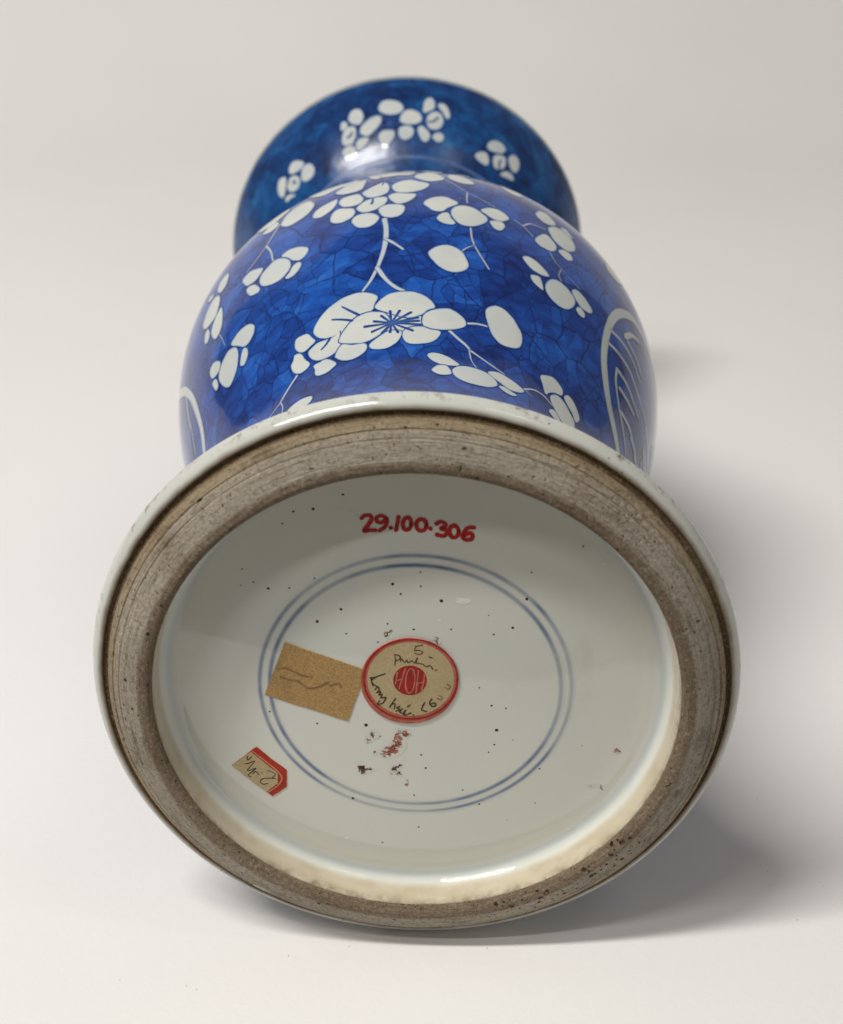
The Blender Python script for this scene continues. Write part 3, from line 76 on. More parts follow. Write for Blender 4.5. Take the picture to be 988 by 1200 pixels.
# ------------------------------------------------------------------ material helpers
class NT:
    def __init__(self, name, rough=0.5, spec=0.5):
        self.m = bpy.data.materials.new(name)
        self.m.use_nodes = True
        self.t = self.m.node_tree
        self.b = self.t.nodes['Principled BSDF']
        self.b.inputs['Roughness'].default_value = rough
        self.b.inputs['IOR'].default_value = 1.5
        self.b.inputs['Specular IOR Level'].default_value = spec

    def n(self, typ, **kw):
        x = self.t.nodes.new(typ)
        for k, v in kw.items():
            setattr(x, k, v)
        return x

    def put(self, sock, val):
        if hasattr(val, 'is_output'):
            self.t.links.new(val, sock)
        elif isinstance(val, tuple) and len(val) == 3 and sock.type == 'RGBA':
            sock.default_value = (*val, 1)
        else:
            sock.default_value = val

    def math(self, op, a, b=0.0, c=0.0, clamp=False):
        x = self.n('ShaderNodeMath', operation=op, use_clamp=clamp)
        for i, v in enumerate((a, b, c)):
            self.put(x.inputs[i], v)
        return x.outputs[0]

    def mix(self, f, a, b, mode='MIX'):
        x = self.n('ShaderNodeMix', data_type='RGBA', blend_type=mode)
        self.put(x.inputs[0], f)
        self.put(x.inputs[6], a)
        self.put(x.inputs[7], b)
        return x.outputs[2]

    def step(self, v, lo, hi, a=0.0, b=1.0):
        x = self.n('ShaderNodeMapRange', interpolation_type='SMOOTHSTEP')
        for i, q in enumerate((v, lo, hi, a, b)):
            self.put(x.inputs[i], q)
        return x.outputs[0]

    def noise(self, vec, scale, detail=3.0, rough=0.55, dist=0.0):
        x = self.n('ShaderNodeTexNoise')
        if vec is not None:
            self.put(x.inputs['Vector'], vec)
        x.inputs['Scale'].default_value = scale
        x.inputs['Detail'].default_value = detail
        x.inputs['Roughness'].default_value = rough
        x.inputs['Distortion'].default_value = dist
        return x

    def ramp(self, v, stops, mode='LINEAR'):
        x = self.n('ShaderNodeValToRGB')
        x.color_ramp.interpolation = mode
        e = x.color_ramp.elements
        while len(e) < len(stops):
            e.new(0.5)
        for k, (p, c) in enumerate(stops):
            e[k].position = p
            e[k].color = (*c, 1)
        self.put(x.inputs[0], v)
        return x.outputs[0]

    def vscale(self, vec, s):
        x = self.n('ShaderNodeVectorMath', operation='MULTIPLY')
        self.put(x.inputs[0], vec)
        x.inputs[1].default_value = s
        return x.outputs[0]

    def obj(self):
        return self.n('ShaderNodeTexCoord').outputs['Object']

    def uv(self):
        return self.n('ShaderNodeUVMap').outputs[0]

    def attr(self, name):
        return self.n('ShaderNodeAttribute', attribute_name=name).outputs['Fac']

    def bump(self, h, strength, dist=0.001):
        x = self.n('ShaderNodeBump')
        self.put(x.inputs['Height'], h)
        x.inputs['Strength'].default_value = strength
        x.inputs['Distance'].default_value = dist
        self.t.links.new(x.outputs[0], self.b.inputs['Normal'])

    def color(self, c):
        self.put(self.b.inputs['Base Color'], c)

    def rough(self, r):
        self.put(self.b.inputs['Roughness'], r)


def glaze_finish(M, bump=.10, r0=.045, r1=.13):
    o = M.obj()
    w = M.noise(o, 55, 2.0).outputs['Fac']
    f = M.noise(o, 900, 1.0).outputs['Fac']
    M.bump(M.math('ADD', w, M.math('MULTIPLY', f, .03)), bump, 0.0016)
    sm = M.noise(o, 26, 4.0, .6).outputs['Fac']
    r = M.step(sm, .35, .75, r0, r1)
    M.rough(r)
    return r


GLAZE_WHITE = (0.56, 0.57, 0.52)


def white_glaze(M):
    o = M.obj()
    a = M.noise(o, 14, 3).outputs['Fac']
    c = M.mix(M.step(a, .3, .7), (0.685, 0.71, 0.65), (0.72, 0.73, 0.66))
    b = M.noise(o, 55, 4, .7).outputs['Fac']
    return M.mix(M.step(b, .62, .8, 0, .35), c, (0.60, 0.58, 0.48))


# cobalt ground painted as cracked ice
def cobalt(M, teal=0.0):
    uv = M.uv()
    wn = M.noise(uv, 6.0, 4.0, .6)
    wv = M.n('ShaderNodeVectorMath', operation='SUBTRACT')
    M.put(wv.inputs[0], wn.outputs['Color'])
    wv.inputs[1].default_value = (.5, .5, .5)
    wa = M.n('ShaderNodeVectorMath', operation='MULTIPLY_ADD')
    M.put(wa.inputs[0], wv.outputs[0])
    wa.inputs[1].default_value = (.075, .075, 0)
    M.put(wa.inputs[2], uv)
    p = wa.outputs[0]

    def vor(scale, feat, rnd=1.0):
        x = M.n('ShaderNodeTexVoronoi', voronoi_dimensions='2D', feature=feat)
        M.put(x.inputs['Vector'], p)
        x.inputs['Scale'].default_value = scale
        x.inputs['Randomness'].default_value = rnd
        return x
    e1 = vor(7.4, 'DISTANCE_TO_EDGE').outputs['Distance']
    e2 = vor(14.0, 'DISTANCE_TO_EDGE').outputs['Distance']
    c1 = vor(7.4, 'F1').outputs['Color']
    c2 = vor(14.0, 'F1').outputs['Color']
    vis = M.noise(uv, 3.3, 3).outputs['Fac']
    l1 = M.math('MULTIPLY', M.step(e1, .006, .052, 1, 0), M.step(vis, .30, .55, .30, 1))
    l2 = M.math('MULTIPLY', M.step(e2, .006, .06, 1, 0), M.step(M.noise(uv, 4.1, 2).outputs['Fac'], .42, .56, 0, .9))
    line = M.math('MAXIMUM', l1, l2)
    s1 = M.n('ShaderNodeSeparateColor')
    M.put(s1.inputs[0], c1)
    s2 = M.n('ShaderNodeSeparateColor')
    M.put(s2.inputs[0], c2)
    cell = M.math('ADD', M.math('MULTIPLY', s1.outputs[0], .5), M.math('MULTIPLY', s2.outputs[1], .32))
    wash = M.noise(M.vscale(uv, (1, 2.2, 1)), 9, 5, .62).outputs['Fac']
    big = M.noise(uv, 1.7, 2).outputs['Fac']
    v = M.math('ADD', M.math('MULTIPLY', cell, .66), M.math('ADD', M.math('MULTIPLY', wash, 1.05), M.math('MULTIPLY', M.math('SUBTRACT', big, .5), .9)))
    blue = M.ramp(M.math('MULTIPLY', v, .60), [(.25, (.002, .014, .105)), (.45, (.0045, .043, .25)), (.62, (.009, .085, .40)), (.88, (.04, .18, .54))])
    if teal:
        blue = M.mix(teal, blue, (.35, .85, .40), 'MULTIPLY')
    return M.mix(M.math('MULTIPLY', line, .78 - .5 * teal), blue, (.0012, .009, .07))


def mat_cobalt(name, teal=0.0):
    M = NT(name)
    M.color(cobalt(M, teal))
    glaze_finish(M, .10 + .35 * teal, .05 + .26 * teal, .13 + .30 * teal)
    return M.m


def mat_petal():
    # reserved white with a brushed cobalt outline; "d" is the distance from the outline in millimetres
    M = NT('reserved_white_petal')
    o = M.obj()
    j = M.noise(o, 190, 4).outputs['Fac']
    d = M.math('ADD', M.attr('d'), M.math('MULTIPLY', M.math('SUBTRACT', j, .5), .75))
    wh = M.mix(M.step(M.noise(o, 60, 3).outputs['Fac'], .35, .7), (0.50, 0.535, 0.53), (0.57, 0.585, 0.545))
    wh = M.mix(M.step(M.noise(o, 130, 4, .65).outputs['Fac'], .56, .72, 0, .35), wh, (.42, .49, .55))
    edge = M.mix(M.step(M.noise(o, 120, 2).outputs['Fac'], .4, .65), (.002, .02, .12), (.004, .038, .19))
    halo = M.mix(M.step(d, -.12, .24), edge, (0.26, 0.39, 0.58))
    M.color(M.mix(M.step(d, .03, .80), halo, wh))
    glaze_finish(M)
    return M.m


def mat_stroke(name, inner, outer, lo, hi, gloss=True, rough=.5):
    M = NT(name, rough)
    o = M.obj()
    j = M.noise(o, 300, 3).outputs['Fac']
    d = M.math('ADD', M.attr('d'), M.math('MULTIPLY', M.math('SUBTRACT', j, .5), .3))
    M.color(M.mix(M.step(d, lo, hi), outer, inner))
    if gloss:
        glaze_finish(M)
    return M.m


def mat_plain(name, col, rough=.5, spec=.5, vary=.25, scale=150, bump=0):
    M = NT(name, rough, spec)
    o = M.obj()
    f = M.noise(o, scale, 4, .65).outputs['Fac']
    M.color(M.mix(M.step(f, .3, .72), tuple(c * (1 - vary) for c in col), tuple(min(1, c * (1 + vary)) for c in col)))
    if bump:
        M.bump(f, bump, .0006)
    return M.m


def mat_biscuit():
    M = NT('unglazed_biscuit', .85, .25)
    o = M.obj()
    uv = M.uv()
    sp = M.n('ShaderNodeSeparateXYZ')
    M.put(sp.inputs[0], uv)
    v = sp.outputs[1]
    low = M.noise(M.vscale(uv, (1.3, 0, 0)), 2.0, 3).outputs['Fac']
    vj = M.math('ADD', v, M.math('MULTIPLY', M.math('SUBTRACT', M.noise(M.vscale(uv, (4, 12, 0)), 3.0, 4).outputs['Fac'], .5), .055))
    tone = M.ramp(vj, [(.0, (.21, .135, .06)), (.10, (.20, .125, .055)), (.15, (.58, .44, .26)), (.30, (.64, .52, .35)),
                       (.36, (.67, .59, .47)), (.70, (.66, .59, .48)), (.755, (.37, .28, .19)), (.94, (.35, .26, .17)), (1.0, (.36, .28, .18))])
    st = M.noise(M.vscale(uv, (1.6, 48, 0)), 2.2, 6, .72).outputs['Fac']
    c = M.mix(M.step(st, .36, .52, .6, 0), tone, (.23, .17, .10))
    c = M.mix(M.step(st, .54, .68, 0, .5), c, (.74, .68, .57))
    patch = M.noise(M.vscale(uv, (3.0, 5, 0)), 1.6, 5, .65).outputs['Fac']
    c = M.mix(M.step(patch, .54, .68, 0, .65), c, (.26, .19, .115))
    c = M.mix(M.step(low, .5, .68, 0, .5), c, M.mix(.5, c, (.36, .22, .08), 'MULTIPLY'))
    gold = M.noise(o, 26, 4, .6).outputs['Fac']
    c = M.mix(M.step(gold, .6, .75, 0, .45), c, (.22, .13, .045))
    grain = M.noise(o, 850, 4, .8).outputs['Fac']
    c = M.mix(M.step(grain, .36, .52, .7, 0), c, M.mix(.75, c, (.36, .32, .27), 'MULTIPLY'))
    c = M.mix(M.step(grain, .55, .68, 0, .5), c, (.68, .63, .54))
    blot = M.noise(o, 75, 5, .7).outputs['Fac']
    c = M.mix(M.step(blot, .58, .70, 0, .5), c, (.19, .13, .075))
    pit = M.noise(o, 620, 3, .6).outputs['Fac']
    c = M.mix(M.step(pit, .64, .70, 0, .85), c, (.03, .022, .015))
    c = M.mix(M.step(M.noise(o, 1100, 2).outputs['Fac'], .58, .72, 0, .5), c, (.5, .46, .38))
    M.color(c)
    M.bump(M.math('ADD', M.math('MULTIPLY', st, .8), M.math('MULTIPLY', pit, -.6)), .9, .0024)
    return M.m


def mat_rim():
    M = NT('white_glazed_foot_rim')
    o = M.obj()
    uv = M.uv()
    sp = M.n('ShaderNodeSeparateXYZ')
    M.put(sp.inputs[0], uv)
    v = sp.outputs[1]
    c = M.mix(1.0, white_glaze(M), (.80, .80, .81), 'MULTIPLY')
    s1 = M.noise(o, 330, 5, .7).outputs['Fac']
    s2 = M.noise(o, 38, 3).outputs['Fac']
    band = M.math('MULTIPLY', M.step(v, .83, .86), M.step(v, .95, .885))
    dirt = M.math('MULTIPLY', M.math('MULTIPLY', band, M.step(s1, .50, .62)), M.step(s2, .40, .55))
    c = M.mix(M.math('MULTIPLY', dirt, .75), c, (.16, .11, .07))
    spot = M.math('MULTIPLY', M.step(M.noise(o, 300, 2, .5).outputs['Fac'], .72, .75), .9)
    c = M.mix(spot, c, (.05, .035, .025))
    edge = M.math('ADD', v, M.math('MULTIPLY', M.math('SUBTRACT', M.noise(o, 120, 4).outputs['Fac'], .5), .04))
    c = M.mix(M.step(edge, .945, 1.0), c, (.15, .10, .05))
    M.color(c)
    glaze_finish(M)
    return M.m


def base_glaze(M):
    o = M.obj()
    c = white_glaze(M)
    sm = M.noise(o, 30, 5, .7, .6).outputs['Fac']
    return M.mix(M.step(sm, .58, .76, 0, .28), c, (.52, .49, .40))


def mat_base():
    M = NT('pale_glazed_base')
    o = M.obj()
    uv = M.uv()
    sp = M.n('ShaderNodeSeparateXYZ')
    M.put(sp.inputs[0], uv)
    r = M.math('ADD', sp.outputs[1], M.math('MULTIPLY', M.math('SUBTRACT', M.noise(o, 40, 4).outputs['Fac'], .5), .006))
    c = base_glaze(M)
    pool = M.math('MULTIPLY', M.step(r, .735, .765), M.step(r, .79, .77))
    c = M.mix(M.math('MULTIPLY', pool, .55), c, (.50, .57, .60))
    c = M.mix(M.step(r, .788, .797), c, M.mix(M.step(M.noise(o, 90, 4).outputs['Fac'], .4, .7), (.60, .53, .40), (.52, .45, .32)))
    c = M.mix(M.math('MULTIPLY', M.step(r, .7985, .8018), M.step(M.noise(o, 220, 5, .7).outputs['Fac'], .3, .75, 0, .9)), c, (.17, .125, .075))
    M.color(c)
    glaze_finish(M, .045, .03, .075)
    return M.m


def mat_ring(name, ca, cb):
    M = NT(name)
    o = M.obj()
    d = M.attr('d')
    f = M.noise(o, 35, 3).outputs['Fac']
    c = base_glaze(M)
    ink = M.mix(M.step(f, .35, .65), ca, cb)
    M.color(M.mix(M.math('MULTIPLY', M.step(d, .0, 1.15), M.step(f, .3, .62, 1.0, .55)), c, ink))
    glaze_finish(M, .045, .03, .075)
    return M.m


def mat_paper_label():
    M = NT('brown_kraft_paper', .85, .2)
    o = M.obj()
    a = M.noise(o, 1700, 3, .7).outputs['Fac']
    b = M.noise(o, 60, 4, .6).outputs['Fac']
    c = M.mix(M.step(a, .35, .68), (.36, .22, .085), (.54, .36, .155))
    c = M.mix(M.step(b, .52, .72, 0, .45), c, (.30, .185, .08))
    M.color(c)
    M.bump(a, .35, .0003)
    return M.m


def mat_cream_paper():
    M = NT('aged_cream_paper', .8, .2)
    o = M.obj()
    a = M.noise(o, 1500, 3, .7).outputs['Fac']
    b = M.noise(o, 90, 4, .6).outputs['Fac']
    c = M.mix(M.step(a, .35, .68), (.47, .37, .205), (.56, .455, .27))
    c = M.mix(M.step(b, .48, .72, 0, .5), c, (.42, .32, .175))
    M.color(c)
    M.bump(a, .25, .0003)
    return M.m


def mat_stain(name, c1, c2, scale):
    M = NT(name, .8, .2)
    o = M.obj()
    d = M.attr('d')
    n1 = M.noise(o, scale, 4, .75).outputs['Fac']
    gl = base_glaze(M)
    k = M.step(M.math('ADD', n1, M.math('MULTIPLY', M.math('MINIMUM', d, 1.2), .10)), .50, .62)
    ink = M.mix(M.step(M.noise(o, scale * 1.7, 3).outputs['Fac'], .42, .6), c1, c2)
    M.color(M.mix(k, gl, ink))
    r = glaze_finish(M, .045, .03, .075)
    M.rough(M.math('MULTIPLY_ADD', k, .65, r))
    return M.m


def mat_backdrop():
    M = NT('matte_white_paper', .75, .3)
    o = M.obj()
    a = M.noise(o, 3.0, 3).outputs['Fac']
    f = M.noise(o, 260, 4, .7).outputs['Fac']
    c = M.mix(M.step(a, .3, .7), (.79, .778, .765), (.815, .806, .795))
    c = M.mix(M.step(M.noise(o, 40, 5, .7).outputs['Fac'], .62, .8, 0, .18), c, (.70, .68, .65))
    M.color(c)
    M.bump(f, .22, .0008)
    return M.m


MAT = dict(
    cobalt=mat_cobalt('cobalt_cracked_ice'), teal=mat_cobalt('teal_cobalt_wash', .6), petal=mat_petal(),
    branch=mat_stroke('reserved_white_branch', (.44, .50, .54), (.006, .035, .2), .05, .55),
    stamen=mat_stroke('cobalt_brush_line', (.006, .03, .17), (.05, .12, .33), .05, .5),
    panel=mat_stroke('reserved_white_line', (.48, .52, .51), (.006, .035, .2), .05, .6),
    rim=mat_rim(), biscuit=mat_biscuit(), base=mat_base(), ring=mat_ring('pale_underglaze_blue', (.12, .18, .29), (.23, .29, .36)), ring_dark=mat_ring('underglaze_blue', (.06, .12, .25), (.14, .20, .30)),
    lip=mat_plain('pale_grey_blue_lip', (.26, .30, .31), .15, .5, .25, 60),
    inside=mat_plain('white_glaze_inside', (.55, .57, .54), .1, .5, .06, 30),
    neckline=mat_plain('pale_blue_band', (.06, .13, .30), .38, .5, .4, 40),
    redpaint=mat_plain('red_paint', (.42, .012, .008), .45, .5, .15, 300),
    redprint=mat_plain('red_print', (.36, .028, .022), .75, .2, .2, 500),
    pinkprint=mat_plain('faded_pink_border', (.46, .145, .10), .8, .2, .22, 400),
    vermilion=mat_plain('vermilion_border', (.44, .045, .02), .75, .2, .15, 400),
    palepink=mat_plain('pale_pink_print', (.60, .26, .17), .8, .2, .15, 500),
    hohline=mat_plain('pale_printed_line', (.52, .20, .14), .8, .2, .2, 500),
    kraft=mat_paper_label(), cream=mat_cream_paper(),
    ink=mat_plain('brown_black_ink', (.06, .042, .022), .6, .3, .5, 500), ink2=mat_plain('brown_ink', (.11, .075, .035), .7, .3, .5, 500),
    faint=mat_plain('faded_ink', (.28, .175, .075), .8, .2, .25, 500),
    pin=mat_plain('kiln_speck', (.02, .015, .01), .5, .4, .3, 900),
    grit=mat_plain('brown_grit', (.075, .045, .025), .8, .2, .4, 700), flake=mat_plain('bare_fleck', (.82, .81, .75), .35, .5, .08, 500),
    chip=mat_plain('bare_chip', (.52, .49, .42), .8, .3, .3, 700, .5),
    stain_brown=mat_stain('brown_glue_residue', (.06, .028, .015), (.13, .065, .035), 420),
    stain_red=mat_stain('red_paper_residue', (.40, .13, .085), (.17, .06, .035), 600),
    stain_tan=mat_stain('tan_glue_residue', (.16, .10, .035), (.10, .06, .02), 500),
    backdrop=mat_backdrop(),
    table=mat_plain('dark_wood', (.060, .045, .033), .5, .4, .3, 20),
    dust=mat_plain('dark_dust', (.06, .05, .045), .9, .2, .3, 600),
)

# ------------------------------------------------------------------ the vase's surface
ZM, OX, OZ, TILT = 4.1424, .0336, .026, .0447
CP = [(0.10, .885), (0.16, .85), (.26, .80), (.42, .735), (.62, .70), (.82, .70), (1.0, .735), (1.2, .81), (1.4, .893), (1.6, .955), (1.8, .998), (1.97, 1.014), (2.12, 1.0), (2.3, .952), (2.5, .868), (2.7, .765), (2.9, .665), (3.08, .59), (3.25, .54), (3.42, .522), (3.54, .53), (3.63, .57), (3.70, .635), (3.78, .728), (3.88, .82), (4.0, .90), (4.09, .95), (4.1424, .975)]
CT = np.array([c[0] for c in CP])
CR = np.array([c[1] for c in CP])
CM = np.gradient(CR, CT)


def radius(t):
    t = np.clip(t, CT[0], CT[-1])
    i = np.clip(np.searchsorted(CT, t) - 1, 0, len(CT) - 2)
    h = CT[i + 1] - CT[i]
    s = (t - CT[i]) / h
    return (2 * s**3 - 3 * s**2 + 1) * CR[i] + (s**3 - 2 * s**2 + s) * h * CM[i] + (-2 * s**3 + 3 * s**2) * CR[i + 1] + (s**3 - s**2) * h * CM[i + 1]


def place(r, t, phi):
    """revolved point: t back along the axis, phi from the top; hand-thrown warp of axis and foot included"""
    s = np.sin(np.pi * np.clip(t / ZM, 0, 1))
    x = r * np.sin(phi)
    z = r * np.cos(phi)
    w = np.clip((0.9 - t) / 0.6, 0, 1)
    w = w * w * (3 - 2 * w)
    return np.stack([x + OX * s, t - TILT * x * w, z + OZ * s], -1) * S


def wall(phi, t, off=0.0):
    phi = np.asarray(phi, float)
    t = np.asarray(t, float)
    p = place(radius(t), t, phi)
    e = 1e-3
    a = place(radius(t), t, phi + e) - place(radius(t), t, phi - e)
    b = place(radius(t + e), t + e, phi) - place(radius(t - e), t - e, phi)
    n = np.cross(b, a)
    n /= np.linalg.norm(n, axis=-1, keepdims=True)
    rad_dir = np.stack([np.sin(phi), 0 * phi, np.cos(phi)], -1)
    n *= np.sign((n * rad_dir).sum(-1, keepdims=True))
    return p + n * off, n


BASE = np.array([(0, .028), (.1, .027), (.3, .022), (.48, .014), (.6, .005), (.72, -.003), (.752, -.004), (.776, .001), (.788, .015), (.796, .040), (.7995, .080), (.8015, .107)])


def smooth_profile(pts, n):
    pts = np.array(pts, float)
    d = np.r_[0, np.cumsum(np.linalg.norm(np.diff(pts, axis=0), axis=1))]
    m = np.gradient(pts, d, axis=0)
    q = np.linspace(0, d[-1], n)
    i = np.clip(np.searchsorted(d, q) - 1, 0, len(d) - 2)
    h = (d[i + 1] - d[i])[:, None]
    s = ((q - d[i])[:, None]) / h
    return (2 * s**3 - 3 * s**2 + 1) * pts[i] + (s**3 - 2 * s**2 + s) * h * m[i] + (-2 * s**3 + 3 * s**2) * pts[i + 1] + (s**3 - s**2) * h * m[i + 1]


BPROF = smooth_profile(BASE, 200)


def floor_pt(x, z, off=0.0):
    """point on the recessed base, off metres proud of it"""
    x = np.asarray(x, float)
    z = np.asarray(z, float)
    h = np.interp(np.hypot(x, z), BPROF[:, 0], BPROF[:, 1])
    p = np.stack([x, -h - TILT * x, z], -1) * S
    r = np.hypot(x, z)
    g = np.interp(r, BPROF[:, 0], np.gradient(BPROF[:, 1], BPROF[:, 0] + 1e-9 * np.arange(len(BPROF))))
    rs = np.maximum(r, 1e-6)
    n = -np.stack([g * x / rs + TILT, 1 + 0 * x, g * z / rs], -1)
    n /= np.linalg.norm(n, axis=-1, keepdims=True)
    return p + n * off, n


# ------------------------------------------------------------------ mesh helpers
def mesh_obj(name, verts, faces, mat, parent=None, normals=None, d=None, uv=None, smooth=True):
    if normals is not None:                       # wind every face to agree with its normals
        vv, nn = np.asarray(verts), np.asarray(normals)
        i0 = np.array([(q[0], q[1], q[2], q[-1]) for q in faces])
        g = np.cross(vv[i0[:, 2]] - vv[i0[:, 0]], vv[i0[:, 3]] - vv[i0[:, 1]])
        tri = i0[:, 2] == i0[:, 3]
        g[tri] = np.cross(vv[i0[tri, 1]] - vv[i0[tri, 0]], vv[i0[tri, 2]] - vv[i0[tri, 0]])
        ok = (g * nn[i0].sum(1)).sum(1) >= 0
        faces = [q if k else q[::-1] for q, k in zip(faces, ok)]
    me = bpy.data.meshes.new(name)
    me.from_pydata([tuple(v) for v in np.asarray(verts)], [], faces)
    if smooth:
        me.polygons.foreach_set('use_smooth', [True] * len(me.polygons))
    if d is not None:
        me.attributes.new('d', 'FLOAT', 'POINT').data.foreach_set('value', np.asarray(d, np.float32))
    if uv is not None:
        lay = me.uv_layers.new(name='UVMap')
        idx = np.empty(len(me.loops), np.int32)
        me.loops.foreach_get('vertex_index', idx)
        lay.data.foreach_set('uv', np.asarray(uv, np.float32)[idx].ravel())
    me.materials.append(mat)
    me.update()
    if normals is not None:
        me.normals_split_custom_set_from_vertices([tuple(v) for v in normals])
    o = bpy.data.objects.new(name, me)
    COL.objects.link(o)
    if parent is not None:
        o.parent = parent
    return o


class Bag:
    def __init__(self):
        self.v, self.f, self.n, self.d = [], [], [], []
        self.k = 0

    def add(self, v, f, n, d):
        self.v.append(np.asarray(v))
        self.n.append(np.asarray(n))
        self.d.append(np.asarray(d))
        self.f += [tuple(i + self.k for i in q) for q in f]
        self.k += len(v)

    def build(self, name, mat, parent):
        return mesh_obj(name, np.concatenate(self.v), self.f, mat, parent, np.concatenate(self.n), np.concatenate(self.d))


def revolve(name, rt, mat, parent, seg=384, uvr=None, side=1):
    """rt: list of (r, t); uvr: second uv coordinate for each ring"""
    rt = np.asarray(rt, float)
    nr = len(rt)
    phi = np.linspace(-math.pi, math.pi, seg + 1)
    P = place(rt[:, 0][:, None], rt[:, 1][:, None] + 0 * phi[None], phi[None] + 0 * rt[:, 0][:, None])
    v = P.reshape(-1, 3)
    c = seg + 1
    f = [(i * c + j, i * c + j + 1, (i + 1) * c + j + 1, (i + 1) * c + j) for i in range(nr - 1) for j in range(seg)]
    if uvr is None:
        uvr = np.linspace(0, 1, nr)
    uu = phi
    uv = np.stack([np.broadcast_to(uu, (nr, c)), np.broadcast_to(np.asarray(uvr)[:, None], (nr, c))], -1).reshape(-1, 2)
    # analytic-like normals from the profile so the seam does not show
    dr = np.gradient(rt[:, 0])
    dt = np.gradient(rt[:, 1])
    pr = P
    a = np.roll(pr[:, :-1], -1, 1) - np.roll(pr[:, :-1], 1, 1)
    a = np.concatenate([a, a[:, :1]], 1)
    b = np.gradient(pr, axis=0)
    n = np.cross(b, a)
    ln = np.linalg.norm(n, axis=-1, keepdims=True)
    ln[ln < 1e-14] = 1
    n = n / ln
    ref = dt[:, None, None] * np.stack([np.sin(phi), 0 * phi, np.cos(phi)], -1)[None] - dr[:, None, None] * np.array([0., 1, 0])
    n = n * np.sign((n * ref * side).sum(-1, keepdims=True) + 1e-15)
    return mesh_obj(name, v, f, mat, parent, n.reshape(-1, 3), None, uv)


def closed_curve(pts, n):
    p = np.asarray(pts, float)
    k = len(p)
    d = np.linalg.norm(np.roll(p, -1, 0) - p, axis=1) ** .5
    cum = np.r_[0, np.cumsum(d)]
    q = np.linspace(0, cum[-1], n, endpoint=False)
    i = np.clip(np.searchsorted(cum, q, side='right') - 1, 0, k - 1)
    s = ((q - cum[i]) / d[i])[:, None]
    a, b, c, e = p[i - 1], p[i], p[(i + 1) % k], p[(i + 2) % k]
    return .5 * (2 * b + (c - a) * s + (2 * a - 5 * b + 4 * c - e) * s**2 + (3 * b - a - 3 * c + e) * s**3)


def open_curve(pts, per):
    p = np.asarray(pts, float)
    if len(p) == 2:
        return p[0] + (p[1] - p[0]) * np.linspace(0, 1, per)[:, None]
    e = np.vstack([2 * p[0] - p[1], p, 2 * p[-1] - p[-2]])
    out = []
    for i in range(len(p) - 1):
        a, b, c, g = e[i:i + 4]
        s = np.linspace(0, 1, per, endpoint=False)[:, None]
        out.append(.5 * (2 * b + (c - a) * s + (2 * a - 5 * b + 4 * c - g) * s**2 + (3 * b - a - 3 * c + g) * s**3))
    return np.vstack(out + [p[-1:]])


def chart_wall(q):
    """metric of the wall chart at q: units of foot radius"""
    return np.array([float(radius(q[..., 1].mean())), 1.15])


def blob(bag, outline, surf, metric, off, grow=.006, n=44, rings=7):
    """filled shape on a surface; d = millimetres inside the outline"""
    o = closed_curve(outline, n) * metric
    c = o.mean(0)
    rel = o - c
    L = np.linalg.norm(rel, axis=1)
    V, D = [c / metric], [float(L.min()) * S * 1000]
    for s in np.r_[np.linspace(.3, .82, rings - 3), .92, 1.0, 2.0]:
        if s <= 1.0:
            q = c + rel * s
            dd = (1 - s) * L
        else:
            q = c + rel * (1 + grow / L)[:, None]
            dd = 0 * L - grow
        V += list(q / metric)
        D += list(dd * S * 1000)
    V = np.array(V)
    R_ = (len(V) - 1) // n
    f = [(0, 1 + j, 1 + (j + 1) % n) for j in range(n)]
    for k in range(R_ - 1):
        f += [(1 + k * n + j, 1 + (k + 1) * n + j, 1 + (k + 1) * n + (j + 1) % n, 1 + k * n + (j + 1) % n) for j in range(n)]
    P, N = surf(V[:, 0], V[:, 1], off)
    bag.add(P, f, N, D)


def ribbon(bag, line, width, surf, metric, off, taper=(1, 1), per=7, jitter=.12, caps=True):
    q = open_curve(line, per) * metric
    n = len(q)
    tan = np.gradient(q, axis=0)
    tan /= np.linalg.norm(tan, axis=1, keepdims=True) + 1e-12
    nor = np.stack([-tan[:, 1], tan[:, 0]], -1)
    s = np.linspace(0, 1, n)
    w = width * .5 * (taper[0] + (taper[1] - taper[0]) * s) * (1 + jitter * (np.interp(np.arange(n), np.linspace(0, n - 1, n // 6 + 2), RNG.rand(n // 6 + 2)) - .5))
    # round ends
    k = 4
    th = np.linspace(0, math.pi / 2, k, endpoint=False)
    q0 = np.array([q[0] - tan[0] * w[0] * math.cos(a) for a in th])
    w0 = np.array([max(1e-5, w[0] * math.sin(a)) for a in th])
    q1 = np.array([q[-1] + tan[-1] * w[-1] * math.cos(a) for a in th[::-1]])
    w1 = np.array([max(1e-5, w[-1] * math.sin(a)) for a in th[::-1]])
    Q = np.vstack([q0, q, q1])
    W = np.r_[w0, w, w1]
    NN = np.vstack([np.repeat(nor[:1], k, 0), nor, np.repeat(nor[-1:], k, 0)])
    if not caps:
        Q, W, NN = q, w, nor
        NN[0] = NN[-1] = (NN[1] + NN[-2]) / np.linalg.norm(NN[1] + NN[-2])
    cols = [-1, -.5, 0, .5, 1]
    V = np.concatenate([Q + NN * (W * c)[:, None] for c in cols])
    D = np.concatenate([W * (1 - abs(c)) * S * 1000 for c in cols])
    T = len(Q)
    f = [(a * T + i, a * T + i + 1, (a + 1) * T + i + 1, (a + 1) * T + i) for a in range(4) for i in range(T - 1)]
    V = V / metric
    P, N = surf(V[:, 0], V[:, 1], off)
    bag.add(P, f, N, D)


